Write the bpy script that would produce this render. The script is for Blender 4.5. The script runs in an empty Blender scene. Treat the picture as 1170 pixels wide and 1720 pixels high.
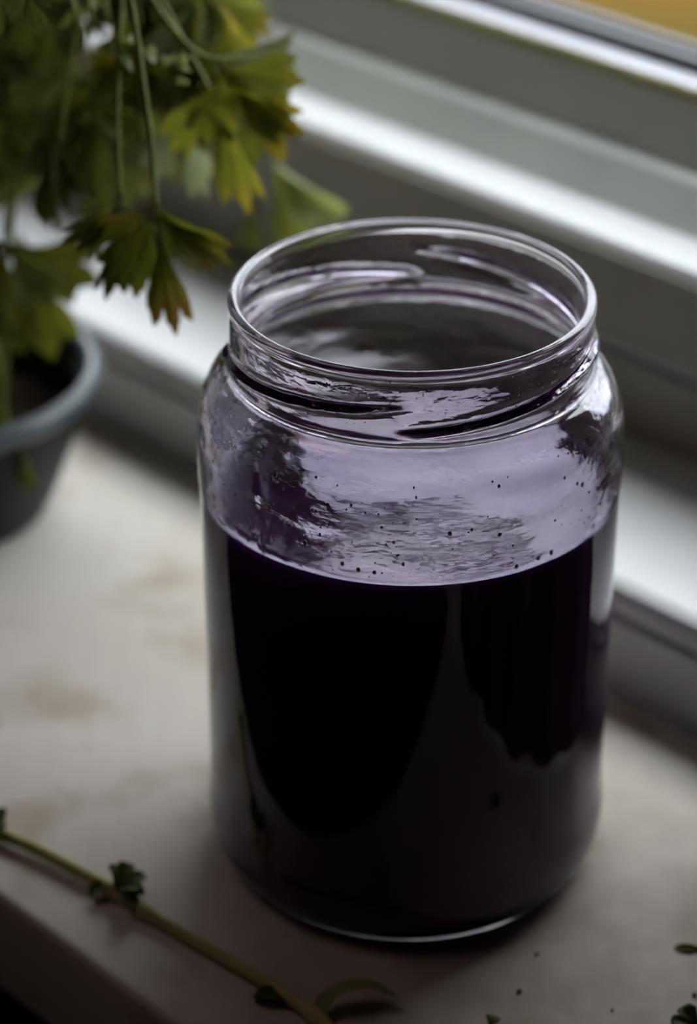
import bpy, bmesh, math, random
from mathutils import Vector, Matrix, noise
R = random.Random(7)
sc = bpy.context.scene
PI = math.pi

# ------------------------------------------------------------------ camera
TH, FP, DD, HH = 0.522345, 4371.6, 0.463078, 0.348445     # pitch, focal in px of the 1720-high frame, distance, height
cam_d = bpy.data.cameras.new('camera')
cam = bpy.data.objects.new('camera', cam_d)
sc.collection.objects.link(cam)
cam.location = (0, -DD, HH)
cam.rotation_euler = (PI / 2 - TH, 0, 0)
cam_d.sensor_fit = 'VERTICAL'
cam_d.sensor_height = 36.0
cam_d.lens = 36.0 * FP / 1720.0
cam_d.clip_start = 0.01
cam_d.clip_end = 60
cam_d.dof.use_dof = True
cam_d.dof.focus_distance = 0.487
cam_d.dof.aperture_fstop = 8.0
cam_d.dof.aperture_blades = 9
sc.camera = cam

# ------------------------------------------------------------------ exposure, world
vs = sc.view_settings
vs.view_transform = 'Standard'
vs.look = 'None'
vs.gamma = 1
vs.use_curve_mapping = False
vs.exposure = 0.68
sc.cycles.use_denoising = True
sc.cycles.max_bounces = 18
sc.cycles.transmission_bounces = 16
sc.cycles.transparent_max_bounces = 16
sc.cycles.glossy_bounces = 8
sc.cycles.diffuse_bounces = 5

w = bpy.data.worlds.new('overcast_sky')
sc.world = w
w.use_nodes = True
wn, wl = w.node_tree.nodes, w.node_tree.links
wn.clear()
wo = wn.new('ShaderNodeOutputWorld')
wb = wn.new('ShaderNodeBackground')
tc = wn.new('ShaderNodeTexCoord')
sx = wn.new('ShaderNodeSeparateXYZ')
wr = wn.new('ShaderNodeValToRGB')
wl.new(tc.outputs['Generated'], sx.inputs[0])
wl.new(sx.outputs['Z'], wr.inputs[0])
wr.color_ramp.elements[0].position = 0.0
wr.color_ramp.elements[0].color = (0.20, 0.21, 0.265, 1)
wr.color_ramp.elements[1].position = 1.0
wr.color_ramp.elements[1].color = (0.95, 0.965, 1.0, 1)
wl.new(wr.outputs[0], wb.inputs[0])
wb.inputs[1].default_value = 9.0
wl.new(wb.outputs[0], wo.inputs[0])

# frame of the window: U runs along it (towards the near right), V points out through it
A = math.radians(44.2)
U = Vector((math.sin(A), -math.cos(A), 0))
V = Vector((math.cos(A), math.sin(A), 0))
def uv(u, v, z=0.0):
    return U * u + V * v + Vector((0, 0, z))

OPEN_L, OPEN_R, OPEN_T = -0.62, 0.172, 0.34     # window opening along u, and its head
pl = bpy.data.lights.new('window_portal', 'AREA')
pl.shape = 'RECTANGLE'
pl.size = OPEN_R - OPEN_L
pl.size_y = OPEN_T
pl.cycles.is_portal = True
po = bpy.data.objects.new('window_portal', pl)
sc.collection.objects.link(po)
po.location = uv((OPEN_L + OPEN_R) / 2, 0.196, OPEN_T / 2 + 0.05)
po.rotation_euler = Matrix((-U, Vector((0, 0, 1)), V)).transposed().to_euler()

ll = bpy.data.lights.new('added_fill_light', 'AREA')      # added unseen fill light, dim and warm, to lift the dark areas
ll.shape = 'DISK'; ll.size = 0.7; ll.energy = 1.0; ll.color = (1.0, 0.74, 0.72)
lo_ = bpy.data.objects.new('added_fill_light', ll)
sc.collection.objects.link(lo_)
lo_.location = uv(-0.55, -0.55, 1.50)

# ------------------------------------------------------------------ helpers
def px(x, y, d):
    """point seen at pixel (x, y) at depth d"""
    s, c = math.sin(TH), math.cos(TH)
    a, b = (x - 585) / FP, (860 - y) / FP
    return Vector((a * d, -DD + (c + b * s) * d, HH + (-s + b * c) * d))
def pz(x, y, z=0.0):
    """point seen at pixel (x, y) on the level z"""
    s, c = math.sin(TH), math.cos(TH)
    b = (860 - y) / FP
    return px(x, y, (z - HH) / (-s + b * c))

def link(name, me, mats, parent=None, loc=None):
    o = bpy.data.objects.new(name, me)
    sc.collection.objects.link(o)
    for m in (mats if isinstance(mats, (list, tuple)) else [mats]):
        me.materials.append(m)
    if parent: o.parent = parent
    if loc is not None: o.location = loc
    return o
def mesh(name, vs_, fs, mats, parent=None, smooth=True, mi=None, loc=None):
    me = bpy.data.meshes.new(name)
    me.from_pydata([tuple(v) for v in vs_], [], fs)
    me.update()
    if smooth:
        me.polygons.foreach_set('use_smooth', [True] * len(me.polygons))
    if mi: me.polygons.foreach_set('material_index', mi)
    return link(name, me, mats, parent, loc)
def empty(name, loc=(0, 0, 0)):
    o = bpy.data.objects.new(name, None)
    o.empty_display_size = 0.02
    sc.collection.objects.link(o)
    o.location = loc
    return o
def tag(o, label=None, cat=None, group=None, kind=None):
    if label: o['label'] = label
    if cat: o['category'] = cat
    if group: o['group'] = group
    if kind: o['kind'] = kind
    return o

def extrude_profile(name, pts, u0, u1, mat, parent=None, bevel=0.0):
    """pts: closed (v, z) polygon swept along the window direction"""
    vs_, n = [], len(pts)
    for u in (u0, u1):
        for v, z in pts: vs_.append(uv(u, v, z))
    fs = [(i, (i + 1) % n, n + (i + 1) % n, n + i) for i in range(n)]
    fs += [tuple(range(n))[::-1], tuple(range(n, 2 * n))]
    o = mesh(name, vs_, fs, mat, parent, smooth=False)
    bm = bmesh.new(); bm.from_mesh(o.data)
    bmesh.ops.recalc_face_normals(bm, faces=bm.faces)
    if bevel:
        es = [e for e in bm.edges if abs((e.verts[0].co - e.verts[1].co).normalized().dot(U)) > 0.9]
        bmesh.ops.bevel(bm, geom=es, offset=bevel, segments=4, profile=0.5, affect='EDGES')
        for f in bm.faces: f.smooth = True
    bm.to_mesh(o.data); bm.free()
    if bevel:
        try: o.data.set_sharp_from_angle(angle=math.radians(35))
        except Exception: pass
    return o
def box_uv(name, u0, u1, v0, v1, z0, z1, mat, parent=None):
    return extrude_profile(name, [(v0, z0), (v1, z0), (v1, z1), (v0, z1)], u0, u1, mat, parent)

def tube(path, rad, seg=10, cap=True):
    """path: list of Vector; rad: list or number -> verts, faces"""
    vs_, fs = [], []
    n = len(path)
    prev = None
    for i, p in enumerate(path):
        t = (path[min(i + 1, n - 1)] - path[max(i - 1, 0)]).normalized()
        if prev is None:
            a = t.orthogonal().normalized()
        else:
            a = (prev - t * prev.dot(t)).normalized()
        prev = a
        b = t.cross(a)
        r = rad[i] if isinstance(rad, (list, tuple)) else rad
        for k in range(seg):
            q = 2 * PI * k / seg
            rr = r * (1 + 0.10 * math.cos(3 * q))
            vs_.append(p + a * (rr * math.cos(q)) + b * (rr * math.sin(q)))
    for i in range(n - 1):
        for k in range(seg):
            k2 = (k + 1) % seg
            fs.append((i * seg + k, i * seg + k2, (i + 1) * seg + k2, (i + 1) * seg + k))
    if cap:
        fs.append(tuple(range(seg))[::-1])
        fs.append(tuple(range((n - 1) * seg, n * seg)))
    return vs_, fs
def spline(pts, n=24):
    """Catmull-Rom through pts"""
    P = [pts[0] * 2 - pts[1]] + list(pts) + [pts[-1] * 2 - pts[-2]]
    out = []
    m = len(pts) - 1
    for j in range(n + 1):
        s = j / n * m
        i = min(int(s), m - 1)
        t = s - i
        a, b, c, d = P[i], P[i + 1], P[i + 2], P[i + 3]
        out.append(0.5 * ((2 * b) + (c - a) * t + (2 * a - 5 * b + 4 * c - d) * t * t + (3 * b - a - 3 * c + d) * t ** 3))
    return out

# ------------------------------------------------------------------ materials
def newmat(name):
    m = bpy.data.materials.new(name)
    m.use_nodes = True
    nt = m.node_tree
    b = nt.nodes['Principled BSDF']
    return m, nt, b
def noise_col(nt, scale, c0, c1, p0=0.35, p1=0.65, detail=5, stretch=None, coord='Object', rot=None):
    t = nt.nodes.new('ShaderNodeTexCoord')
    mp = nt.nodes.new('ShaderNodeMapping')
    if stretch: mp.inputs['Scale'].default_value = stretch
    if rot: mp.inputs['Rotation'].default_value = rot
    nz = nt.nodes.new('ShaderNodeTexNoise')
    nz.inputs['Scale'].default_value = scale
    nz.inputs['Detail'].default_value = detail
    r = nt.nodes.new('ShaderNodeValToRGB')
    r.color_ramp.elements[0].position = p0
    r.color_ramp.elements[1].position = p1
    r.color_ramp.elements[0].color = (*c0, 1)
    r.color_ramp.elements[1].color = (*c1, 1)
    nt.links.new(t.outputs[coord], mp.inputs[0])
    nt.links.new(mp.outputs[0], nz.inputs['Vector'])
    nt.links.new(nz.outputs['Fac'], r.inputs[0])
    return r, nz
def mixrgb(nt, a, b, fac, mode='MIX'):
    m = nt.nodes.new('ShaderNodeMix'); m.data_type = 'RGBA'; m.blend_type = mode
    for s, q in ((6, a), (7, b), (0, fac)):
        if hasattr(q, 'links') or hasattr(q, 'is_linked'): nt.links.new(q, m.inputs[s])
        else: m.inputs[s].default_value = q if s == 0 else (*q, 1)
    return m.outputs[2]
def bump(nt, b, src, strength, dist=0.001):
    n = nt.nodes.new('ShaderNodeBump')
    n.inputs['Strength'].default_value = strength
    n.inputs['Distance'].default_value = dist
    nt.links.new(src, n.inputs['Height'])
    nt.links.new(n.outputs[0], b.inputs['Normal'])
def plain(name, c, rough=0.5, c2=None, scale=60, bs=0.0, spec=0.5):
    m, nt, b = newmat(name)
    c2 = c2 or tuple(x * 0.85 for x in c)
    r, nz = noise_col(nt, scale, c2, c)
    nt.links.new(r.outputs[0], b.inputs['Base Color'])
    b.inputs['Roughness'].default_value = rough
    b.inputs['Specular IOR Level'].default_value = spec
    if bs: bump(nt, b, nz.outputs['Fac'], bs)
    return m

# painted sill: off-white, brown stains, specks, fine streaks along the board
m_sill, nt, b = newmat('sill_paint')
base, nz0 = noise_col(nt, 9, (0.50, 0.455, 0.40), (0.62, 0.58, 0.53), 0.3, 0.7)
stain, _ = noise_col(nt, 34, (0, 0, 0), (1, 1, 1), 0.52, 0.66, 4)
stc = mixrgb(nt, base.outputs[0], (0.30, 0.20, 0.12), 0.0)
mulA = nt.nodes.new('ShaderNodeMath'); mulA.operation = 'MULTIPLY'; mulA.inputs[1].default_value = 0.5
nt.links.new(stain.outputs[0], mulA.inputs[0])
nt.links.new(mulA.outputs[0], stc.node.inputs[0])
speck, _ = noise_col(nt, 420, (0, 0, 0), (1, 1, 1), 0.70, 0.75, 2)
spc = mixrgb(nt, stc, (0.16, 0.10, 0.08), 0.0)
mulB = nt.nodes.new('ShaderNodeMath'); mulB.operation = 'MULTIPLY'; mulB.inputs[1].default_value = 0.55
nt.links.new(speck.outputs[0], mulB.inputs[0])
nt.links.new(mulB.outputs[0], spc.node.inputs[0])
streak, nzs = noise_col(nt, 260, (0.965, 0.96, 0.96), (1, 1, 1), 0.35, 0.6, 3, stretch=(1.0, 0.05, 1), rot=(0, 0, -(A)))
# mottled tan staining at the near right, with shade painted into its colour
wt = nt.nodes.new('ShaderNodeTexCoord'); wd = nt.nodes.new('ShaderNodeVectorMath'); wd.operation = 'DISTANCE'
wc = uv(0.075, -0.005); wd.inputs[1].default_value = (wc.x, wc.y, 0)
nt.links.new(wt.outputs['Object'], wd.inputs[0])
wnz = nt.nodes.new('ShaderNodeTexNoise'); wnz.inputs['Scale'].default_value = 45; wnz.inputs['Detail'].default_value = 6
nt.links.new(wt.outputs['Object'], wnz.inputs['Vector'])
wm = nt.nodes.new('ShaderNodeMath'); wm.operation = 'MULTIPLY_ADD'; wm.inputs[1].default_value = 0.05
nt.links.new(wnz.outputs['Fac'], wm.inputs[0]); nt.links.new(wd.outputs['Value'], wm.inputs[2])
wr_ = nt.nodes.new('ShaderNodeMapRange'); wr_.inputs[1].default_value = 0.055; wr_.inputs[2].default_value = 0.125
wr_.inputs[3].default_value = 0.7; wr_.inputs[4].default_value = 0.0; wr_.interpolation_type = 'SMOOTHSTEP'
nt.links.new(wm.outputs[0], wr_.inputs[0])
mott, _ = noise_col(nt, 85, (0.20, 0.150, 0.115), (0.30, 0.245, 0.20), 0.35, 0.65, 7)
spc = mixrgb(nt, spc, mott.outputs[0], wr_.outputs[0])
fin = mixrgb(nt, spc, streak.outputs[0], 1.0, 'MULTIPLY')
nt.links.new(fin, b.inputs['Base Color'])
b.inputs['Roughness'].default_value = 0.6
b.inputs['Specular IOR Level'].default_value = 0.15
bump(nt, b, nzs.outputs['Fac'], 0.12, 0.0003)

m_frame = plain('white_window_paint', (0.60, 0.605, 0.615), 0.32, (0.56, 0.565, 0.575), 25, 0.03)
m_sash = plain('grey_sash_paint', (0.60, 0.62, 0.58), 0.33, (0.54, 0.56, 0.53), 25, 0.03)
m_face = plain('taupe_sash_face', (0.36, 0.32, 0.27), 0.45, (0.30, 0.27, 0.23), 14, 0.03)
m_cap = plain('lavender_grey_bead_cap', (0.40, 0.40, 0.45), 0.4, (0.34, 0.34, 0.39), 25, 0.03)
m_outer = plain('weathered_outer_frame', (0.075, 0.065, 0.055), 0.8, (0.05, 0.043, 0.036), 30, 0.2, 0.1)
m_yellow = plain('yellowed_sealant', (0.52, 0.50, 0.20), 0.5)
m_gasket = plain('black_rubber', (0.03, 0.03, 0.035), 0.5)
m_ext = plain('exterior_stone', (0.045, 0.037, 0.029), 0.8, (0.032, 0.026, 0.020), 40, 0.3, 0.1)
m_ground = plain('dry_autumn_ground', (0.050, 0.024, 0.003), 0.95, (0.026, 0.020, 0.002), 2.5, 0.4, 0.03)
m_wall = plain('mauve_wall_plaster', (0.42, 0.31, 0.30), 0.9, None, 8, 0.1)
m_rev = plain('reveal_plaster', (0.34, 0.31, 0.29), 0.9, None, 8, 0.1)
m_floor = plain('dark_floor', (0.05, 0.035, 0.035), 0.6, None, 6, 0.1)
m_ceil = plain('ceiling_plaster', (0.60, 0.52, 0.52), 0.9, None, 6, 0.1)

# window pane: see-through with a weak mirror
m_pane = bpy.data.materials.new('window_glass'); m_pane.use_nodes = True
nt = m_pane.node_tree; nt.nodes.clear()
o_ = nt.nodes.new('ShaderNodeOutputMaterial'); mx = nt.nodes.new('ShaderNodeMixShader')
tr = nt.nodes.new('ShaderNodeBsdfTransparent'); gl = nt.nodes.new('ShaderNodeBsdfGlossy')
fr = nt.nodes.new('ShaderNodeFresnel'); 
ge = nt.nodes.new('ShaderNodeNewGeometry'); im = nt.nodes.new('ShaderNodeMapRange')     # thin pane: the same mirror from both faces
im.inputs[3].default_value = 1.5; im.inputs[4].default_value = 1 / 1.5
nt.links.new(ge.outputs['Backfacing'], im.inputs[0]); nt.links.new(im.outputs[0], fr.inputs[0])
gl.inputs['Roughness'].default_value = 0.02
tr.inputs[0].default_value = (0.95, 0.97, 0.96, 1)
nt.links.new(fr.outputs[0], mx.inputs[0]); nt.links.new(tr.outputs[0], mx.inputs[1]); nt.links.new(gl.outputs[0], mx.inputs[2])
nt.links.new(mx.outputs[0], o_.inputs[0])

# jar glass, with dried juice film (tint) and waviness (relief)
def jar_glass(name, film):
    m, nt, b = newmat(name)
    b.inputs['Transmission Weight'].default_value = 1.0
    b.inputs['IOR'].default_value = 1.5
    b.inputs['Roughness'].default_value = 0.0
    t = nt.nodes.new('ShaderNodeTexCoord')
    if film:
        clean, _ = noise_col(nt, 38, (0.87, 0.86, 0.97), (0.56, 0.51, 0.72), 0.40, 0.66, 5, stretch=(1, 1, 2.2))
        drip, _ = noise_col(nt, 120, (0, 0, 0), (1, 1, 1), 0.62, 0.70, 4, stretch=(1, 1, 3))
        # dried juice gathers round the thread, 116-126 mm up
        sp = nt.nodes.new('ShaderNodeSeparateXYZ'); nt.links.new(t.outputs['Object'], sp.inputs[0])
        mr = nt.nodes.new('ShaderNodeMapRange'); mr.inputs[1].default_value = 0.112; mr.inputs[2].default_value = 0.119
        mr.inputs[3].default_value = 0.12; mr.inputs[4].default_value = 0.8
        nt.links.new(sp.outputs['Z'], mr.inputs[0])
        mr2 = nt.nodes.new('ShaderNodeMapRange'); mr2.inputs[1].default_value = 0.122; mr2.inputs[2].default_value = 0.128
        mr2.inputs[3].default_value = 1.0; mr2.inputs[4].default_value = 0.15
        nt.links.new(sp.outputs['Z'], mr2.inputs[0])
        mu = nt.nodes.new('ShaderNodeMath'); mu.operation = 'MULTIPLY'
        nt.links.new(mr.outputs[0], mu.inputs[0]); nt.links.new(mr2.outputs[0], mu.inputs[1])
        mu2 = nt.nodes.new('ShaderNodeMath'); mu2.operation = 'MULTIPLY'
        nt.links.new(mu.outputs[0], mu2.inputs[0]); nt.links.new(drip.outputs[0], mu2.inputs[1])
        neck = nt.nodes.new('ShaderNodeMapRange'); neck.inputs[1].default_value = 0.1135; neck.inputs[2].default_value = 0.118
        neck.inputs[3].default_value = 0.0; neck.inputs[4].default_value = 0.8
        nt.links.new(sp.outputs['Z'], neck.inputs[0])
        nk, _ = noise_col(nt, 70, (0.90, 0.83, 0.88), (0.66, 0.50, 0.63), 0.35, 0.7, 6)
        c0 = mixrgb(nt, clean.outputs[0], nk.outputs[0], neck.outputs[0])
        col = mixrgb(nt, c0, (0.42, 0.05, 0.22), mu2.outputs[0])
        nt.links.new(col, b.inputs['Base Color'])
        _, n1 = noise_col(nt, 55, (0, 0, 0), (1, 1, 1), 0.3, 0.7, 4, stretch=(1, 1, 2.6))
        _, n2 = noise_col(nt, 420, (0, 0, 0), (1, 1, 1), 0.3, 0.7, 2, stretch=(1, 1, 1.8))
        ad = nt.nodes.new('ShaderNodeMath'); ad.operation = 'MULTIPLY_ADD'; ad.inputs[1].default_value = 0.10
        nt.links.new(n2.outputs['Fac'], ad.inputs[0]); nt.links.new(n1.outputs['Fac'], ad.inputs[2])
        bump(nt, b, ad.outputs[0], 0.45, 0.0013)
    else:
        b.inputs['Base Color'].default_value = (0.94, 0.89, 0.93, 1)
        _, n1 = noise_col(nt, 26, (0, 0, 0), (1, 1, 1), 0.3, 0.7, 3, stretch=(1, 1, 2.0))
        bump(nt, b, n1.outputs['Fac'], 0.12, 0.001)
    return m
m_glass_out = jar_glass('clear_jar_glass', False)
m_glass_in = jar_glass('stained_jar_glass', True)

m_juice, nt, b = newmat('dark_purple_juice')
jr, _ = noise_col(nt, 18, (0.045, 0.010, 0.050), (0.075, 0.018, 0.085))
nt.links.new(jr.outputs[0], b.inputs['Base Color'])
b.inputs['Specular IOR Level'].default_value = 0.0
b.inputs['Roughness'].default_value = 1.0
m_surf, nt, b = newmat('juice_surface')
jr, n1 = noise_col(nt, 30, (0.030, 0.006, 0.034), (0.05, 0.012, 0.055))
nt.links.new(jr.outputs[0], b.inputs['Base Color'])
b.inputs['IOR'].default_value = 1.36
b.inputs['Roughness'].default_value = 0.02
m_drop, nt, b = newmat('juice_droplet')
b.inputs['Base Color'].default_value = (0.26, 0.06, 0.19, 1)
b.inputs['Transmission Weight'].default_value = 0.6
b.inputs['IOR'].default_value = 1.34
b.inputs['Roughness'].default_value = 0.02

def leaf_mat(name, c, c2, trans=0.45, edge=None):
    m, nt, b = newmat(name)
    r, nz = noise_col(nt, 90, c2, c, 0.3, 0.7)
    col = r.outputs[0]
    if edge:
        e, _ = noise_col(nt, 45, (0, 0, 0), (1, 1, 1), 0.50, 0.66, 3)
        col = mixrgb(nt, col, edge, e.outputs[0])
    nt.links.new(col, b.inputs['Base Color'])
    b.inputs['Roughness'].default_value = 0.6
    b.inputs['Specular IOR Level'].default_value = 0.25
    bump(nt, b, nz.outputs['Fac'], 0.3, 0.0006)
    tl = nt.nodes.new('ShaderNodeBsdfTranslucent')
    br = nt.nodes.new('ShaderNodeMix'); br.data_type = 'RGBA'; br.blend_type = 'MULTIPLY'; br.inputs[0].default_value = 1
    nt.links.new(col, br.inputs[6]); br.inputs[7].default_value = (1.0, 0.97, 0.62, 1)
    nt.links.new(br.outputs[2], tl.inputs[0])
    mx = nt.nodes.new('ShaderNodeMixShader'); mx.inputs[0].default_value = trans
    out = nt.nodes['Material Output']
    nt.links.new(b.outputs[0], mx.inputs[1]); nt.links.new(tl.outputs[0], mx.inputs[2]); nt.links.new(mx.outputs[0], out.inputs[0])
    return m
m_leaf = leaf_mat('parsley_green', (0.22, 0.24, 0.060), (0.12, 0.135, 0.032))
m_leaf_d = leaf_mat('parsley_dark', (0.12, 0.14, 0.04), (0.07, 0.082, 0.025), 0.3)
m_leaf_y = leaf_mat('parsley_yellowing', (0.27, 0.27, 0.035), (0.17, 0.185, 0.03), 0.45, (0.34, 0.25, 0.03))
m_leaf_b = leaf_mat('parsley_browning', (0.20, 0.22, 0.03), (0.12, 0.14, 0.02), 0.45, (0.17, 0.105, 0.03))
m_leaf_p = leaf_mat('parsley_pale', (0.32, 0.36, 0.17), (0.19, 0.22, 0.08), 0.35)
m_stem = leaf_mat('parsley_stem', (0.22, 0.26, 0.05), (0.14, 0.17, 0.03), 0.15)
m_sprig = leaf_mat('sprig_stem', (0.50, 0.45, 0.20), (0.34, 0.32, 0.12), 0.1)
m_sprig_leaf = leaf_mat('sprig_leaf', (0.08, 0.12, 0.03), (0.04, 0.07, 0.015), 0.25)
m_potg = plain('blue_grey_glaze', (0.09, 0.115, 0.125), 0.3, (0.07, 0.09, 0.10), 30)
m_potb = plain('dark_slate_glaze', (0.018, 0.022, 0.024), 0.5, (0.012, 0.016, 0.018), 30, 0, 0.2)
m_soil = plain('potting_soil', (0.018, 0.012, 0.008), 0.95, (0.006, 0.004, 0.003), 200, 1.0, 0.02)
m_crumb = plain('dark_crumb', (0.03, 0.02, 0.02), 0.8)

# ------------------------------------------------------------------ the room shell
def st(name, *a, **k):
    o = box_uv(name, *a, **k); o['kind'] = 'structure'; return o
WV = -0.048              # room face of the window wall
FL, CE = -0.92, 1.55     # floor and ceiling levels (sill top is 0)
RU0, RU1, RV0 = -2.0, 1.6, -3.2
st('floor', RU0 - .1, RU1 + .1, RV0 - .1, 0.20, FL - 0.1, FL, m_floor)
st('ceiling', RU0 - .1, RU1 + .1, RV0 - .1, 0.20, CE, CE + 0.1, m_ceil)
st('wall_left', RU0 - 0.1, RU0, RV0, 0.20, FL, CE, m_wall)
st('wall_right', RU1, RU1 + 0.1, RV0, 0.20, FL, CE, m_wall)
st('wall_back', RU0 - .1, RU1 + .1, RV0 - 0.1, RV0, FL, CE, m_wall)
ww = empty('wall_window'); ww['kind'] = 'structure'
box_uv('wall_below', OPEN_L, OPEN_R, WV, 0.20, FL, -0.028, m_floor, ww)
box_uv('wall_beside', RU0, OPEN_L, WV, 0.20, FL, CE, m_rev, ww)
box_uv('wall_beside', OPEN_R, RU1, WV, 0.20, FL, CE, m_rev, ww)
box_uv('wall_above', OPEN_L, OPEN_R, WV, 0.20, OPEN_T, CE, m_rev, ww)

# ------------------------------------------------------------------ the window
win = empty('window_1', uv(0, 0.0865, 0)); win['kind'] = 'structure'
win_inv = -win.location
def wpart(o):
    o.parent = win
    o.matrix_parent_inverse = Matrix.Translation(win_inv)
    return o
L0, L1 = OPEN_L + 0.0005, OPEN_R - 0.0005
# sill board, with a rounded nosing over the wall
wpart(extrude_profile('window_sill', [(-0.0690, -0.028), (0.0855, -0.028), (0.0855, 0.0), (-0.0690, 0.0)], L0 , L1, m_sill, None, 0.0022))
# fixed frame: low front face with a groove, rounded nose, deep pale ledge
wpart(extrude_profile('lower_frame', [
    (0.0858, -0.028), (0.19, -0.028), (0.19, 0.0290), (0.1445, 0.0288), (0.0905, 0.0272), (0.0880, 0.0262), (0.0868, 0.0240),
    (0.0868, 0.0205), (0.0885, 0.0198), (0.0885, 0.0186), (0.0862, 0.0180), (0.0862, 0.0012), (0.0858, 0.0)], L0, L1, m_frame, None, 0.0))
# sash: dark upright face, bright nose, two sloped glazing rebates
wpart(extrude_profile('sash_rail', [
    (0.1460, 0.0300), (0.1890, 0.0300), (0.1890, 0.0803), (0.1600, 0.0805), (0.1500, 0.0798), (0.1475, 0.0790), (0.1463, 0.0776), (0.1460, 0.0755),
    (0.1460, 0.0520), (0.1475, 0.0512), (0.1475, 0.0496), (0.1462, 0.0488)], L0 + 0.02, L1 - 0.02, m_frame, None, 0.0))
wpart(extrude_profile('inner_bead', [
    (0.1605, 0.0806), (0.1885, 0.0805), (0.1885, 0.0925), (0.1700, 0.0915), (0.1685, 0.0905), (0.1612, 0.0815)], L0 + 0.02, L1 - 0.02, m_sash, None, 0.0))
wpart(extrude_profile('glazing_bead', [
    (0.1722, 0.0922), (0.1886, 0.0928), (0.1886, 0.1098), (0.1800, 0.1092), (0.1790, 0.1082)], L0 + 0.02, L1 - 0.02, m_sash, None, 0.0))
wpart(extrude_profile('sealant_line', [
    (0.1787, 0.1078), (0.1796, 0.1078), (0.1802, 0.1100), (0.1794, 0.1101)], L0 + 0.02, L1 - 0.02, m_yellow, None, 0.0))
wpart(box_uv('gasket', L0 + 0.02, L1 - 0.02, 0.1888, 0.1918, 0.030, 0.1140, m_gasket))
wpart(box_uv('gasket', L0 + 0.02, L1 - 0.02, 0.1962, 0.1985, 0.085, 0.1140, m_gasket))
wpart(box_uv('outer_rail', L0 + 0.02, L1 - 0.02, 0.1990, 0.215, 0.020, 0.0960, m_outer))
wpart(box_uv('bead_cap', L0 + 0.02, L1 - 0.02, 0.1803, 0.1885, 0.1099, 0.1106, m_cap))
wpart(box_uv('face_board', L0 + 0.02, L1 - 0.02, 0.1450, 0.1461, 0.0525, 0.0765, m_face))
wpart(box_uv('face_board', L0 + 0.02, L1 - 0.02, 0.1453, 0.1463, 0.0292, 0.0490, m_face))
wpart(box_uv('pane', L0 + 0.03, L1 - 0.03, 0.1937, 0.1941, 0.086, OPEN_T - 0.04, m_pane))
for s, (a0, a1) in enumerate(((L0, L0 + 0.05), (L1 - 0.05, L1))):
    wpart(box_uv('frame_jamb', a0, a1, 0.150, 0.215, 0.0295 if s < 2 else 0, OPEN_T - 0.0005, m_frame))
wpart(box_uv('frame_head', L0 + 0.0505, L1 - 0.0505, 0.150, 0.215, OPEN_T - 0.03, OPEN_T - 0.0005, m_frame))
wpart(box_uv('outer_sill', L0 - 0.05, L1 + 0.05, 0.2155, 0.362, 0.0, 0.040, m_ext))
g = mesh('ground', [uv(-14, 0.2, FL - .05), uv(14, 0.2, FL - .05), uv(14, 25, FL - .05), uv(-14, 25, FL - .05)], [(0, 1, 2, 3)], m_ground, smooth=False)
g['kind'] = 'structure'

# ------------------------------------------------------------------ the jar
JX = 0.0124195
SEG = 256
LUG0 = math.radians(-188)
def lug(phi, z):
    """height of the screw thread on the neck"""
    h = 0.0
    for k in range(4):
        a0 = LUG0 + k * PI / 2
        t = ((phi - a0) % (2 * PI)) / math.radians(101)
        if t < 1:
            zc = 0.1188 + 0.0062 * t
            e = min(1, t / 0.10, (1 - t) / 0.22)
            e = e * e * (3 - 2 * e)
            h += e * math.exp(-((z - zc) / (0.00105 * (0.55 + 0.45 * e))) ** 2)
    return h
def dense(pts, step=0.0008, lo=0.0):
    out = []
    for i in range(len(pts) - 1):
        (r0, z0), (r1, z1) = pts[i], pts[i + 1]
        d = math.hypot(r1 - r0, z1 - z0)
        s = 0.0005 if (0.1150 < (z0 + z1) / 2 < 0.131) else (0.0011 if (z0 + z1) / 2 > 0.1 else 0.0024)
        n = max(1, int(d / s))
        for k in range(n):
            out.append((r0 + (r1 - r0) * k / n, z0 + (z1 - z0) * k / n))
    out.append(pts[-1])
    return out
def smooth_prof(pts, n=8):
    V_ = [Vector((r, z, 0)) for r, z in pts]
    return [(max(p.x, 0), p.y) for p in spline(V_, n * (len(pts) - 1))]
outer_c = smooth_prof([(.0, .0024), (.020, .0022), (.0320, .0014), (.0345, .0003), (.0358, .0), (.0375, .0006), (.0400, .0028), (.0420, .0065), (.0427, .0100),
         (.0429, .0140), (.0426, .0180), (.0424, .0230), (.0424, .0400), (.0425, .0600), (.0426, .0850), (.0429, .0930), (.0430, .1000), (.0428, .1050), (.0420, .1092),
         (.0404, .1128), (.0384, .1150), (.0370, .1160)], 6)
outer_n = smooth_prof([(.0370, .1160), (.0366, .1165), (.0368, .1173), (.0367, .1180), (.0361, .1186), (.0360, .1196), (.0360, .1220), (.0360, .1262), (.0359, .1282),
         (.0360, .1294), (.0362, .1304), (.0360, .1313), (.0354, .1318), (.0347, .1318), (.0341, .1312), (.0339, .1302), (.0340, .1290)], 4)
inner = smooth_prof([(.0340, .1290), (.0339, .1250), (.0338, .1215), (.0337, .1185), (.0339, .1168), (.0348, .1150), (.0372, .1128), (.0390, .1105), (.0402, .1070),
         (.0407, .1020), (.0406, .0950), (.0405, .0850), (.0404, .0600), (.0404, .0300), (.0404, .0150), (.0400, .0105), (.0380, .0072), (.0340, .0058), (.0200, .0062), (.0, .0078)], 6)
prof = dense(outer_c) [:-1] + dense(outer_n)[:-1]
n_out = len(prof)
prof += dense(inner)
vs_, fs, mi = [], [], []
idx = []
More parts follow.
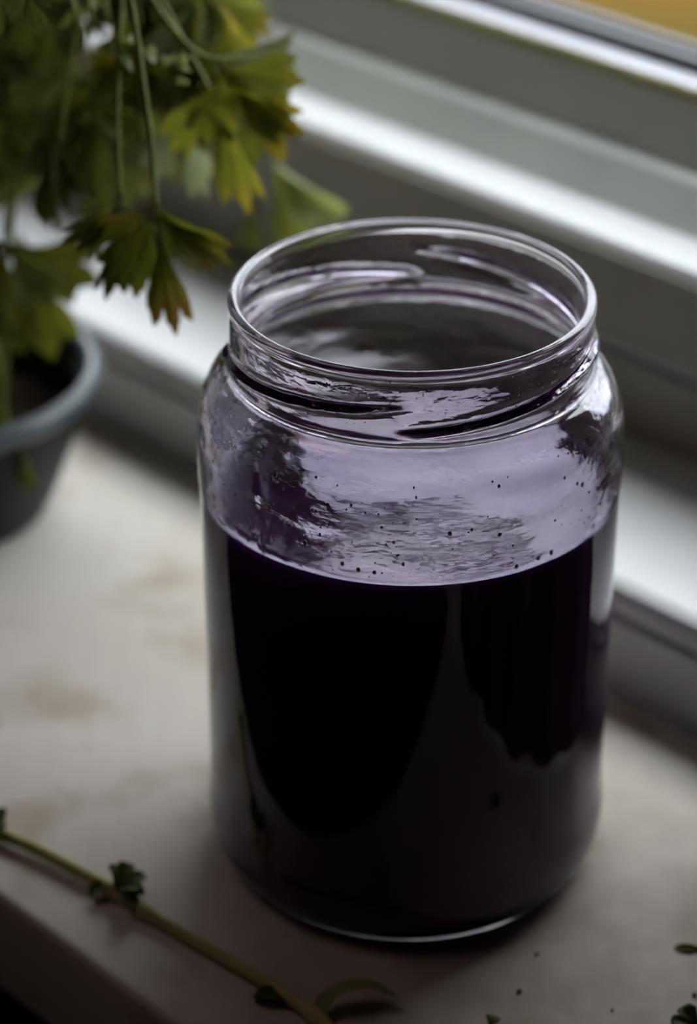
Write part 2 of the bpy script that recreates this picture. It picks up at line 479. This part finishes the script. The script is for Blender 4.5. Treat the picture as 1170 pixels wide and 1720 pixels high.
for i, (r, z) in enumerate(prof):
    if r < 1e-5:
        idx.append([len(vs_)] * SEG); vs_.append((0, 0, z)); continue
    row = []
    for k in range(SEG):
        ph = 2 * PI * k / SEG
        rr = r
        if 0.114 < z < 0.1300:
            h = lug(ph, z)
            rr += (0.00155 if i < n_out else 0.00085) * h
        if i >= n_out and 0.088 < z < 0.118:
            rr += 0.00022 * noise.noise(Vector((ph * 3, z * 260, 1.0))) * min(1, (z - .088) / .004, (.118 - z) / .003)
        if i >= n_out and 0.084 < z < 0.1135:      # faint mould seam
            dph = (ph - math.radians(225.4) + 0.02 * math.sin(z * 300))
            rr -= 0.00022 * math.exp(-(dph / 0.03) ** 2) * min(1, (z - .084) / .004, (.1135 - z) / .003)
        row.append(len(vs_)); vs_.append((rr * math.cos(ph), rr * math.sin(ph), z))
    idx.append(row)
for i in range(len(prof) - 1):
    a, c = idx[i], idx[i + 1]
    for k in range(SEG):
        k2 = (k + 1) % SEG
        f = [a[k], a[k2], c[k2], c[k]]
        g2 = []
        for q in f:
            if q not in g2: g2.append(q)
        fs.append(tuple(g2)); mi.append(1 if i >= n_out else 0)
jar = tag(empty('glass_jar', (JX, 0, 0)), 'open clear glass jar with screw-thread neck, lidless and stained purple inside', 'jar')
body = mesh('jar_body', vs_, fs, [m_glass_out, m_glass_in], jar, mi=mi)

# droplets of juice clinging to the inside of the glass above the juice
def blob(vs_, fs, c, nrm, r, flat=0.45, tall=1.0):
    a = Vector((0, 0, 1)); a = (a - nrm * a.dot(nrm)).normalized(); b_ = nrm.cross(a)
    base = len(vs_)
    vs_.append(c + nrm * r * flat)
    for j, (q, h) in enumerate(((0.55, 0.8), (0.9, 0.38), (1.0, -0.25))):
        for k in range(8):
            t = 2 * PI * k / 8
            vs_.append(c + a * (r * q * tall * math.cos(t)) + b_ * (r * q * math.sin(t)) + nrm * (r * flat * h))
    for k in range(8):
        fs.append((base, base + 1 + k, base + 1 + (k + 1) % 8))
        for j in range(2):
            fs.append((base + 1 + j * 8 + k, base + 9 + j * 8 + k, base + 9 + j * 8 + (k + 1) % 8, base + 1 + j * 8 + (k + 1) % 8))
    fs.append(tuple(base + 17 + k for k in range(8)))
def r_in(z):
    best = inner[0][0]
    for (r0, z0), (r1, z1) in zip(inner, inner[1:]):
        if z1 <= z <= z0 and z0 > z1: return r0 + (r1 - r0) * (z0 - z) / (z0 - z1)
    return best
vs_, fs = [], []
for i in range(230):
    ph = R.choice((R.gauss(-0.35, 0.22), R.uniform(-PI, 0), R.gauss(-1.9, 0.35), R.gauss(-2.9, .3)))
    z = R.uniform(0.0905, 0.1105)
    r = r_in(z)
    n_ = Vector((-math.cos(ph), -math.sin(ph), 0))
    s_ = R.choice((0.00012, 0.00015, 0.0002, 0.00022, 0.0003, 0.00042))
    blob(vs_, fs, -n_ * (r - s_ * .05) + Vector((0, 0, z)), n_, s_, 0.6, R.uniform(0.9, 1.6))
for i in range(240):
    ph = R.choice((R.gauss(-1.75, 0.35), R.uniform(-PI, 0), R.gauss(-.9, .25)))
    z = R.choice((R.gauss(0.1278, 0.0008), R.uniform(.1190, .1292)))
    s_ = R.choice((0.00007, 0.0001, 0.00013, 0.00018))
    n_ = Vector((-math.cos(ph), -math.sin(ph), 0))
    blob(vs_, fs, -n_ * (.0338 + .00085 * lug(ph, z)) + Vector((0, 0, z)), n_, s_, 0.6, R.uniform(0.8, 1.3))
dr = mesh('droplets', vs_, fs, m_drop, jar); dr['kind'] = 'stuff'; dr['label'] = 'small purple droplets clinging inside the glass'

# the juice
ZL = 0.0885
jp = [(r, z) for r, z in reversed(inner) if z < ZL - 0.001]
JO = 0.00012
jp = [(r + JO if r > 0.001 else 0.0, z - 0.0001) for r, z in jp]
rl = r_in(ZL) + JO
n_side = None
jp += [(rl, ZL - 0.0005), (rl, ZL + 0.0011)]
n_side = len(jp)
jp += [(rl - 0.0004, ZL + 0.00075), (rl - 0.0009, ZL + 0.0003), (rl - 0.0018, ZL + 0.00005), (rl - 0.004, ZL), (rl - 0.012, ZL), (0.0, ZL)]
vs_, fs, mi, idx = [], [], [], []
for r, z in jp:
    if r < 1e-5:
        idx.append([len(vs_)] * 128); vs_.append((0, 0, z)); continue
    idx.append(list(range(len(vs_), len(vs_) + 128)))
    vs_ += [(r * math.cos(2 * PI * k / 128), r * math.sin(2 * PI * k / 128), z) for k in range(128)]
for i in range(len(jp) - 1):
    for k in range(128):
        f = []
        for q in (idx[i][k], idx[i][(k + 1) % 128], idx[i + 1][(k + 1) % 128], idx[i + 1][k]):
            if q not in f: f.append(q)
        fs.append(tuple(f)); mi.append(1 if i >= n_side - 1 else 0)
tag(mesh('juice', vs_, fs, [m_juice, m_surf], None, mi=mi, loc=(JX, 0, 0)),
    'very dark purple juice filling the glass jar two thirds full', 'juice')

# ------------------------------------------------------------------ herb leaves
def fan(vs_, fs, origin, ang, length, spread, lobes, teeth, cup, droop, rnd, base=0.12):
    """one leaflet: a wedge that widens into lobes with rounded teeth (local x along, y across, z up)"""
    NT = 8 * lobes; NS = 7
    i0 = len(vs_)
    for i in range(NS + 1):
        s = i / NS
        for j in range(NT + 1):
            t = -1 + 2 * j / NT
            lt = (t + 1) / 2 * lobes
            fr_ = lt - math.floor(lt) if j < NT else 1.0
            lob = math.sin(PI * min(max(fr_, 0), 1)) ** 0.45 if 0 < fr_ < 1 else 0.0
            tooth = 0.5 + 0.5 * math.cos(2 * PI * teeth * fr_)
            rad = length * (0.68 + 0.25 * lob + 0.07 * tooth) * (1 - 0.22 * t * t)
            r = rad * s
            a = ang + t * spread * 1.25 * (0.35 + 0.65 * s ** 0.8)
            x, y = r * math.cos(a), r * math.sin(a)
            # ribs, cupping and droop
            z = cup * length * (t * t) * s * 0.5 - droop * length * (s ** 2) * 0.6
            z += 0.035 * length * s * math.cos(2 * PI * lt) + 0.04 * length * s * noise.noise(Vector((x * 90, y * 90, rnd)))
            vs_.append(Vector((origin.x + x, origin.y + y, origin.z + z)))
    for i in range(NS):
        for j in range(NT):
            a = i0 + i * (NT + 1) + j
            fs.append((a, a + 1, a + NT + 2, a + NT + 1))
def orient(verts, base, direc, normal, twist=0.0):
    x = direc.normalized(); z = (normal - x * normal.dot(x)).normalized(); y = z.cross(x)
    if twist:
        q = Matrix.Rotation(twist, 3, x); y = q @ y; z = q @ z
    return [base + x * v.x + y * v.y + z * v.z for v in verts]
CU = Vector((0, math.sin(TH), math.cos(TH))); CR = Vector((1, 0, 0)); CF = Vector((0, math.cos(TH), -math.sin(TH)))
def leaf(parent, x0, y0, d, x1, y1, mat, dd=0.0, twist=0.0, kind=3, spread=0.42, cup=0.3, droop=0.3, label=None, petiole=True, name='leaf'):
    """leaf from the pixel of its stalk end (x0,y0) at depth d to the pixel of its tip, dd deeper"""
    p0 = px(x0, y0, d); p1 = px(x1, y1, d + dd)
    L = (p1 - p0).length
    vs_, fs = [], []
    rnd = R.random() * 50
    if kind == 3:
        fan(vs_, fs, Vector((L * .22, 0, 0)), 0, L * .78, spread, 3, 2, cup, droop, rnd)
        fan(vs_, fs, Vector((L * .10, 0, 0)), 0.85, L * .66, spread, 3, 2, cup, droop, rnd + 1)
        fan(vs_, fs, Vector((L * .10, 0, 0)), -0.85, L * .66, spread, 3, 2, cup, droop, rnd + 2)
        tv, tf = tube([Vector((0, 0, 0)), Vector((L * .12, 0, .0002)), Vector((L * .35, 0, 0.0001))], [L * .018, L * .014, L * .006], 6)
        b0 = len(vs_); vs_ += tv; fs += [tuple(q + b0 for q in f) for f in tf]
    else:
        fan(vs_, fs, Vector((0, 0, 0)), 0, L, spread, kind, 1, cup, droop, rnd)
    vs_ = orient(vs_, p0, p1 - p0, -CF, twist)
    o = mesh(name, vs_, fs, mat, None)
    if parent:
        o.parent = parent; o.matrix_parent_inverse = Matrix.Translation(-parent.location)
    if label: o['label'] = label
    return p0, (p1 - p0).normalized()

# potted parsley at the left: squat bowl-like pot, soil, arching stalks and drooping leaves
PC = Vector((-0.1095, 0.1465, 0))
pot = tag(empty('potted_parsley', PC), 'bushy parsley plant drooping from a squat blue-grey rimmed pot on the left', 'plant')
def lathe(name, pts, mat, parent, seg=96, loc=None):
    vs_, fs, idx = [], [], []
    for r, z in pts:
        if r < 1e-5:
            idx.append([len(vs_)] * seg); vs_.append((0, 0, z)); continue
        idx.append(list(range(len(vs_), len(vs_) + seg)))
        vs_ += [(r * math.cos(2 * PI * k / seg), r * math.sin(2 * PI * k / seg), z) for k in range(seg)]
    for i in range(len(pts) - 1):
        for k in range(seg):
            f = []
            for q in (idx[i][k], idx[i][(k + 1) % seg], idx[i + 1][(k + 1) % seg], idx[i + 1][k]):
                if q not in f: f.append(q)
            fs.append(tuple(f))
    return mesh(name, vs_, fs, mat, parent, loc=loc)
PH = 0.042
lathe('pot', [(0, 0.0001), (.026, .0001), (.0285, .001), (.032, .008), (.037, .022), (.0405, .034), (.0412, PH - .005), (.0385, PH - .005), (.037, .022), (.028, .006), (0, .005)], m_potb, pot)
lathe('pot_rim', [(.0395, PH - .0070), (.0425, PH - .0068), (.0447, PH - .0048), (.0452, PH - .0022), (.0445, PH - .0004), (.0425, PH + .0004), (.0406, PH - .0004), (.0396, PH - .0024), (.0394, PH - .005), (.0395, PH - .0070)], m_potg, pot)['label'] = 'pale blue-grey rolled rim'
vs_, fs = [], []
for i in range(17):
    for k in range(48):
        r = .0385 * i / 16; t = 2 * PI * k / 48
        vs_.append((r * math.cos(t), r * math.sin(t), PH - .014 + .0022 * noise.noise(Vector((r * math.cos(t) * 160, r * math.sin(t) * 160, 3)))))
for i in range(16):
    for k in range(48):
        fs.append((i * 48 + k, i * 48 + (k + 1) % 48, (i + 1) * 48 + (k + 1) % 48, (i + 1) * 48 + k))
mesh('soil', vs_, fs, m_soil, pot)

def stalk(pts, r0=.0008, r1=.00055, n=28, name='stem'):
    P = spline(pts, n)
    m = len(P)
    tv, tf = tube(P, [r0 + (r1 - r0) * i / (m - 1) for i in range(m)], 8)
    o = mesh(name, tv, tf, m_stem, None)
    o.parent = pot; o.matrix_parent_inverse = Matrix.Translation(-pot.location)
def root(i):
    a = i * 2.4
    return PC + Vector((.018 * math.cos(a), .018 * math.sin(a), PH - .015))
def grow(p, d, k, high=0.0):
    """stalk from the soil, up over the plant and down to a leaf base at p whose leaf runs along d"""
    r = root(k)
    up = p - d * 0.03 + Vector((0, 0, 0.012))
    crest = (r * 0.45 + p * 0.55); crest.z = max(p.z, r.z) + 0.030 + high
    stalk([r, r + (crest - r) * 0.45 + Vector((0, 0, 0.02)), crest, up, p])
# hero leaves: stalk end x,y, depth, tip x,y, material, depth change, twist, lobes...
hero = [
    (262, 338, .555, 290, 566, m_leaf_b, .002, 0.15, 3, .26, .3, .2, 'green leaflet with brown toothed tip'),
    (262, 342, .556, 370, 455, m_leaf_b, .004, 0.2, 2, .30, .5, .2, 'leaflet with a browned end'),
    (255, 330, .557, 232, 508, m_leaf_b, .006, -0.3, 3, .36, .2, .3, None),
    (205, 325, .560, 185, 510, m_leaf_d, .004, -0.4, 3, .26, .6, .3, None),
    (200, 330, .562, 140, 440, m_leaf_d, .004, 0.4, 3, .30, .3, .2, None),
    (368, 100, .572, 478, 272, m_leaf_y, .002, 0.1, 3, .42, .25, .3, 'yellowing broad leaf beside the jar'),
    (360, 110, .575, 405, 365, m_leaf_y, .006, 0.35, 3, .26, .3, .3, 'yellowing pointed leaf'),
    (345, 100, .580, 515, 78, m_leaf_p, .003, 1.15, 2, .16, .6, .3, None),
    (400, 85, .590, 505, 172, m_leaf_p, .006, -0.5, 2, .36, .9, .4, 'pale curled leaf'),
    (458, 268, .655, 578, 382, m_leaf_p, .002, 0.5, 1, .30, .9, .3, 'smooth pale leaf behind the jar rim'),
    (455, 275, .660, 505, 425, m_leaf, .004, -0.3, 1, .36, .6, .3, None),
    (430, 330, .665, 415, 430, m_leaf_d, .004, 0.3, 2, .30, .4, .3, None),
    (20, 385, .640, 80, 612, m_leaf_y, .006, 0.2, 3, .46, .4, .3, None), (8, 380, .645, 30, 600, m_leaf, .006, 0.1, 3, .40, .4, .3, None),
    (15, 380, .630, -40, 590, m_leaf, .006, -0.2, 3, .40, .4, .3, None),
    (28, 385, .650, 118, 520, m_leaf_p, .006, 0.5, 2, .26, .7, .3, None),
    (95, 240, .600, 70, 400, m_leaf_d, .004, 0.5, 2, .20, .4, .3, None),
    (110, 245, .605, 125, 330, m_leaf, .004, 0.5, 2, .18, .5, .3, None),
    (115, 240, .610, 190, 400, m_leaf, .004, -0.4, 2, .16, .5, .3, None),
    (0, 640, .660, 20, 850, m_leaf, .004, 0.3, 2, .30, .6, .3, None),
    (-10, 660, .665, -40, 830, m_leaf_d, .004, -0.3, 2, .40, .6, .3, None),
    (40, -40, .520, 62, 62, m_leaf_d, .002, 0.2, 3, .36, .3, .3, 'dark toothed leaf at the top left'),
    (20, -40, .540, -30, 60, m_leaf_d, .002, 0.2, 3, .40, .3, .3, None),
]
for k, (a, b_, d, c, e, m, dd, tw, kd, spd, cup, drp, lab) in enumerate(hero):
    p, q = leaf(pot, a, b_, d, c, e, m, dd, tw, kd, spd, cup, drp, lab)
# the plain hanging stalks one can follow
def stp(*pp): stalk([px(*q) for q in pp])
stp((205, -60, .552), (222, 20, .553), (238, 130, .554), (252, 230, .555), (258, 300, .556), (262, 342, .556))
stp((205, -60, .56), (200, 60, .562), (196, 200, .563), (202, 330, .562))
stp((235, -30, .57), (290, 50, .572), (340, 95, .573), (400, 100, .576), (455, 92, .580))
stp((255, -30, .58), (300, 60, .58), (345, 140, .578), (368, 200, .576))
stp((150, -30, .60), (120, 90, .60), (100, 240, .60))
stp((330, -30, .655), (420, 120, .655), (458, 268, .655))
stp((60, -30, .64), (40, 200, .64), (20, 385, .64))
stp((40, 90, .65), (-30, 380, .66), (0, 640, .66))
for k in range(10):
    a = px(100 + 28 * k, -60 - 5 * k, .58 + .006 * k)
    r = root(k)
    crest = a + Vector((-0.005, 0.01, 0.012))
    stalk([r, r * 0.6 + a * 0.4 + Vector((-0.012, 0.01, 0.03)), crest, px(130 + 26 * k, 40, .575 + .006 * k)], .0013, .0007)
# the bushy crown
mats = [m_leaf, m_leaf, m_leaf, m_leaf_d, m_leaf_d, m_leaf_y, m_leaf_b, m_leaf_p]
for k in range(100):
    x = R.uniform(-70, 400); y = R.uniform(-150, 215)
    if x > 300: y = min(y, 70)
    d = R.uniform(.60, .70)
    a = R.gauss(PI / 2, 0.55)
    Lp = R.uniform(110, 190)
    if x + Lp * math.cos(a) > 450: a = PI / 2 + .3
    leaf(pot, x, y, d, x + Lp * math.cos(a), y + Lp * math.sin(a), R.choice(mats), R.uniform(-.006, .014), R.gauss(0, .5), 3, R.uniform(.32, .42), R.uniform(.1, .5), R.uniform(.1, .5))
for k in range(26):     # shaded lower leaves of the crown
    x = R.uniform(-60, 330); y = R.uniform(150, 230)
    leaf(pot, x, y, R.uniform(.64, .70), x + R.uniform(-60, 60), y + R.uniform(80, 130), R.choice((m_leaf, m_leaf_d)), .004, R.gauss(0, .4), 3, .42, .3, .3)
for k in range(9):      # small curled pale tips in the crown
    x = 160 + R.uniform(0, 170); y = 40 + R.uniform(0, 80)
    a = R.uniform(0, PI)
    leaf(pot, x, y, .562, x + 38 * math.cos(a), y + 30 * math.sin(a), m_leaf_p, .002, R.gauss(0, .9), 2, .5, .8, .5)

# ------------------------------------------------------------------ the sprig in front
SO = pz(240, 1525)
sprig = tag(empty('herb_sprig', SO), 'thin bare green herb stalk with knotty nodes lying across the front of the sill', 'herb')
def spart(o):
    o.parent = sprig; o.matrix_parent_inverse = Matrix.Translation(-sprig.location); return o
def on(x, y, h): return pz(x, y, h)
P = spline([on(-70, 1350, .0022), on(0, 1398, .0022), on(60, 1425, .0021), on(130, 1462, .0020), on(190, 1495, .0019), on(240, 1528, .0018), on(330, 1582, .0018), on(430, 1640, .0019), on(500, 1685, .0020), on(548, 1722, .0020), on(600, 1775, .0022)], 60)
rad = []
nodes = [on(-5, 1395, .002), on(195, 1497, .002), on(243, 1530, .002), on(532, 1706, .002)]
for p in P:
    r = .00140
    for q in nodes: r += .00075 * math.exp(-((p - q).length / .0018) ** 2)
    rad.append(r)
tv, tf = tube(P, rad, 12)
spart(mesh('stem', tv, tf, m_sprig))
def flat_leaf(name, x0, y0, x1, y1, mat, par, h0=.002, h1=.004, lobes=1, spread=.5, cup=.4, arch=0.0, twist=0.0, label=None):
    a, b_ = pz(x0, y0, h0), pz(x1, y1, h1)
    L = (b_ - a).length
    vs_, fs = [], []
    fan(vs_, fs, Vector((0, 0, 0)), 0, L, spread, lobes, 1, cup, 0, R.random() * 40)
    for v in vs_: v.z += arch * math.sin(PI * min(v.x / L, 1))
    vs_ = orient(vs_, a, b_ - a, Vector((0, -.2, 1)), twist)
    for v in vs_: v.z = max(v.z, 0.0003)
    o = mesh(name, vs_, fs, mat)
    if par: spart(o)
    if label: o['label'] = label
    return o
flat_leaf('leaf', 196, 1500, 250, 1472, m_sprig_leaf, True, .003, .006, 3, .75, .5, .002)
flat_leaf('leaf', 190, 1498, 225, 1462, m_sprig_leaf, True, .003, .005, 2, .7, .5, .002)
flat_leaf('leaf', 200, 1508, 246, 1515, m_sprig_leaf, True, .002, .003, 2, .7, .5, .002)
flat_leaf('leaf', 190, 1492, 146, 1505, m_sprig_leaf, True, .001, .002, 1, .35, .3, .001)
flat_leaf('leaf', 8, 1398, -30, 1372, m_sprig_leaf, True, .003, .006, 2, .7, .5, .002)
flat_leaf('leaf', -2, 1405, 14, 1380, m_sprig_leaf, True, .003, .006, 2, .7, .5, .002)
flat_leaf('leaf', 490, 1690, 420, 1668, m_sprig_leaf, True, .0015, .001, 1, .25, .3, .0005)
# the curved pointed leaf at the right node
cp = spline([on(536, 1712, .002), on(548, 1680, .0035), on(580, 1662, .005), on(622, 1658, .005), on(664, 1676, .0035)], 24)
vs_, fs = [], []
for i, p in enumerate(cp):
    t = i / 24
    wd = .0026 * (math.sin(PI * min(1, t * .93 + .05)) ** .7)
    tan = (cp[min(i + 1, 24)] - cp[max(i - 1, 0)]).normalized()
    sd = tan.cross(Vector((0, .25, 1))).normalized()
    for j in range(5):
        s = -1 + j / 2
        vs_.append(p + sd * wd * s + Vector((0, 0, .0008 * s * s)))
for i in range(24):
    for j in range(4): fs.append((i * 5 + j, i * 5 + j + 1, i * 5 + j + 6, i * 5 + j + 5))
o = spart(mesh('leaf', vs_, fs, m_leaf_p)); o['label'] = 'curved pointed leaf at the end node'

# ------------------------------------------------------------------ bits on the sill
def bit(name, x0, y0, x1, y1, mat, lab, cat, lobes=2, spread=.5, h=.003, cup=.5, arch=.001):
    o = flat_leaf(name, x0, y0, x1, y1, mat, False, .0008, h, lobes, spread, cup, arch)
    c = sum((v.co for v in o.data.vertices), Vector()) / len(o.data.vertices); c.z = 0
    for v in o.data.vertices: v.co -= c
    lo = min(v.co.z for v in o.data.vertices)
    for v in o.data.vertices: v.co.z -= lo - 0.00005
    o.location = c
    md = o.modifiers.new('thick', 'SOLIDIFY'); md.thickness = 0.0003; md.offset = 1
    tag(o, lab, cat)
bit('leaf_scrap', 1200, 1592, 1127, 1588, m_leaf, 'narrow pointed green leaf scrap at the right edge of the sill', 'leaf', 1, .14, .0009, .05, 0)
bit('leaf_scrap', 822, 1722, 834, 1700, m_leaf, 'tiny green leaf scrap below the jar at the bottom edge', 'leaf', 2, .6, .002)
bit('leaf_scrap', 1180, 1730, 1122, 1708, m_sprig_leaf, 'dark green leaf scrap in the bottom right corner', 'leaf', 3, .6, .004)
def crumb(x, y, r, lab):
    p = pz(x, y)
    bm = bmesh.new()
    bmesh.ops.create_icosphere(bm, subdivisions=2, radius=r)
    for v in bm.verts:
        v.co *= 1 + .25 * noise.noise(v.co * 1500 + p * 100)
        v.co.z *= .7
    lo = min(v.co.z for v in bm.verts)
    for v in bm.verts: v.co.z -= lo
    me = bpy.data.meshes.new('crumb'); bm.to_mesh(me); bm.free()
    me.polygons.foreach_set('use_smooth', [True] * len(me.polygons))
    tag(link('crumb', me, m_crumb, None, p), lab, 'crumb')
crumb(872, 1667, .00055, 'round black speck on the sill below the right side of the jar')
crumb(901, 1604, .0004, 'small brown speck on the sill close under the jar base')
crumb(1166, 1673, .00055, 'dark speck on the sill at the right edge above the corner leaf')
crumb(1028, 1698, .0003, 'tiny dark speck between the two leaf scraps at the bottom')

# ------------------------------------------------------------------ added unseen dark cloth that blocks light from the right of the sill
vs_, fs = [], []
NU, NZ = 90, 24
for i in range(NZ + 1):
    z = 0.004 + (OPEN_T - 0.006) * i / NZ
    for j in range(NU + 1):
        t = j / NU
        v = -0.045 + 0.180 * t
        if z < 0.09: v = -0.045 + 0.126 * t
        uu = max(0.152 - 0.70 * (v + 0.045), 0.066) + 0.0025 * math.sin(t * 2 * PI * 5.5 + 0.4 * math.sin(z * 9)) + 0.0012 * noise.noise(Vector((t * 6, z * 4, 9)))
        vs_.append(uv(uu, v, z))
for i in range(NZ):
    for j in range(NU):
        fs.append((i * (NU + 1) + j, i * (NU + 1) + j + 1, (i + 1) * (NU + 1) + j + 1, (i + 1) * (NU + 1) + j))
o = mesh('light_blocker', vs_, fs, plain('plum_blocker_cloth', (0.05, 0.025, 0.035), 0.9, None, 300, 0.2))
md = o.modifiers.new('thick', 'SOLIDIFY'); md.thickness = 0.0015
tag(o, 'dark plum folded cloth added out of view to shade the right of the sill', 'light_blocker')
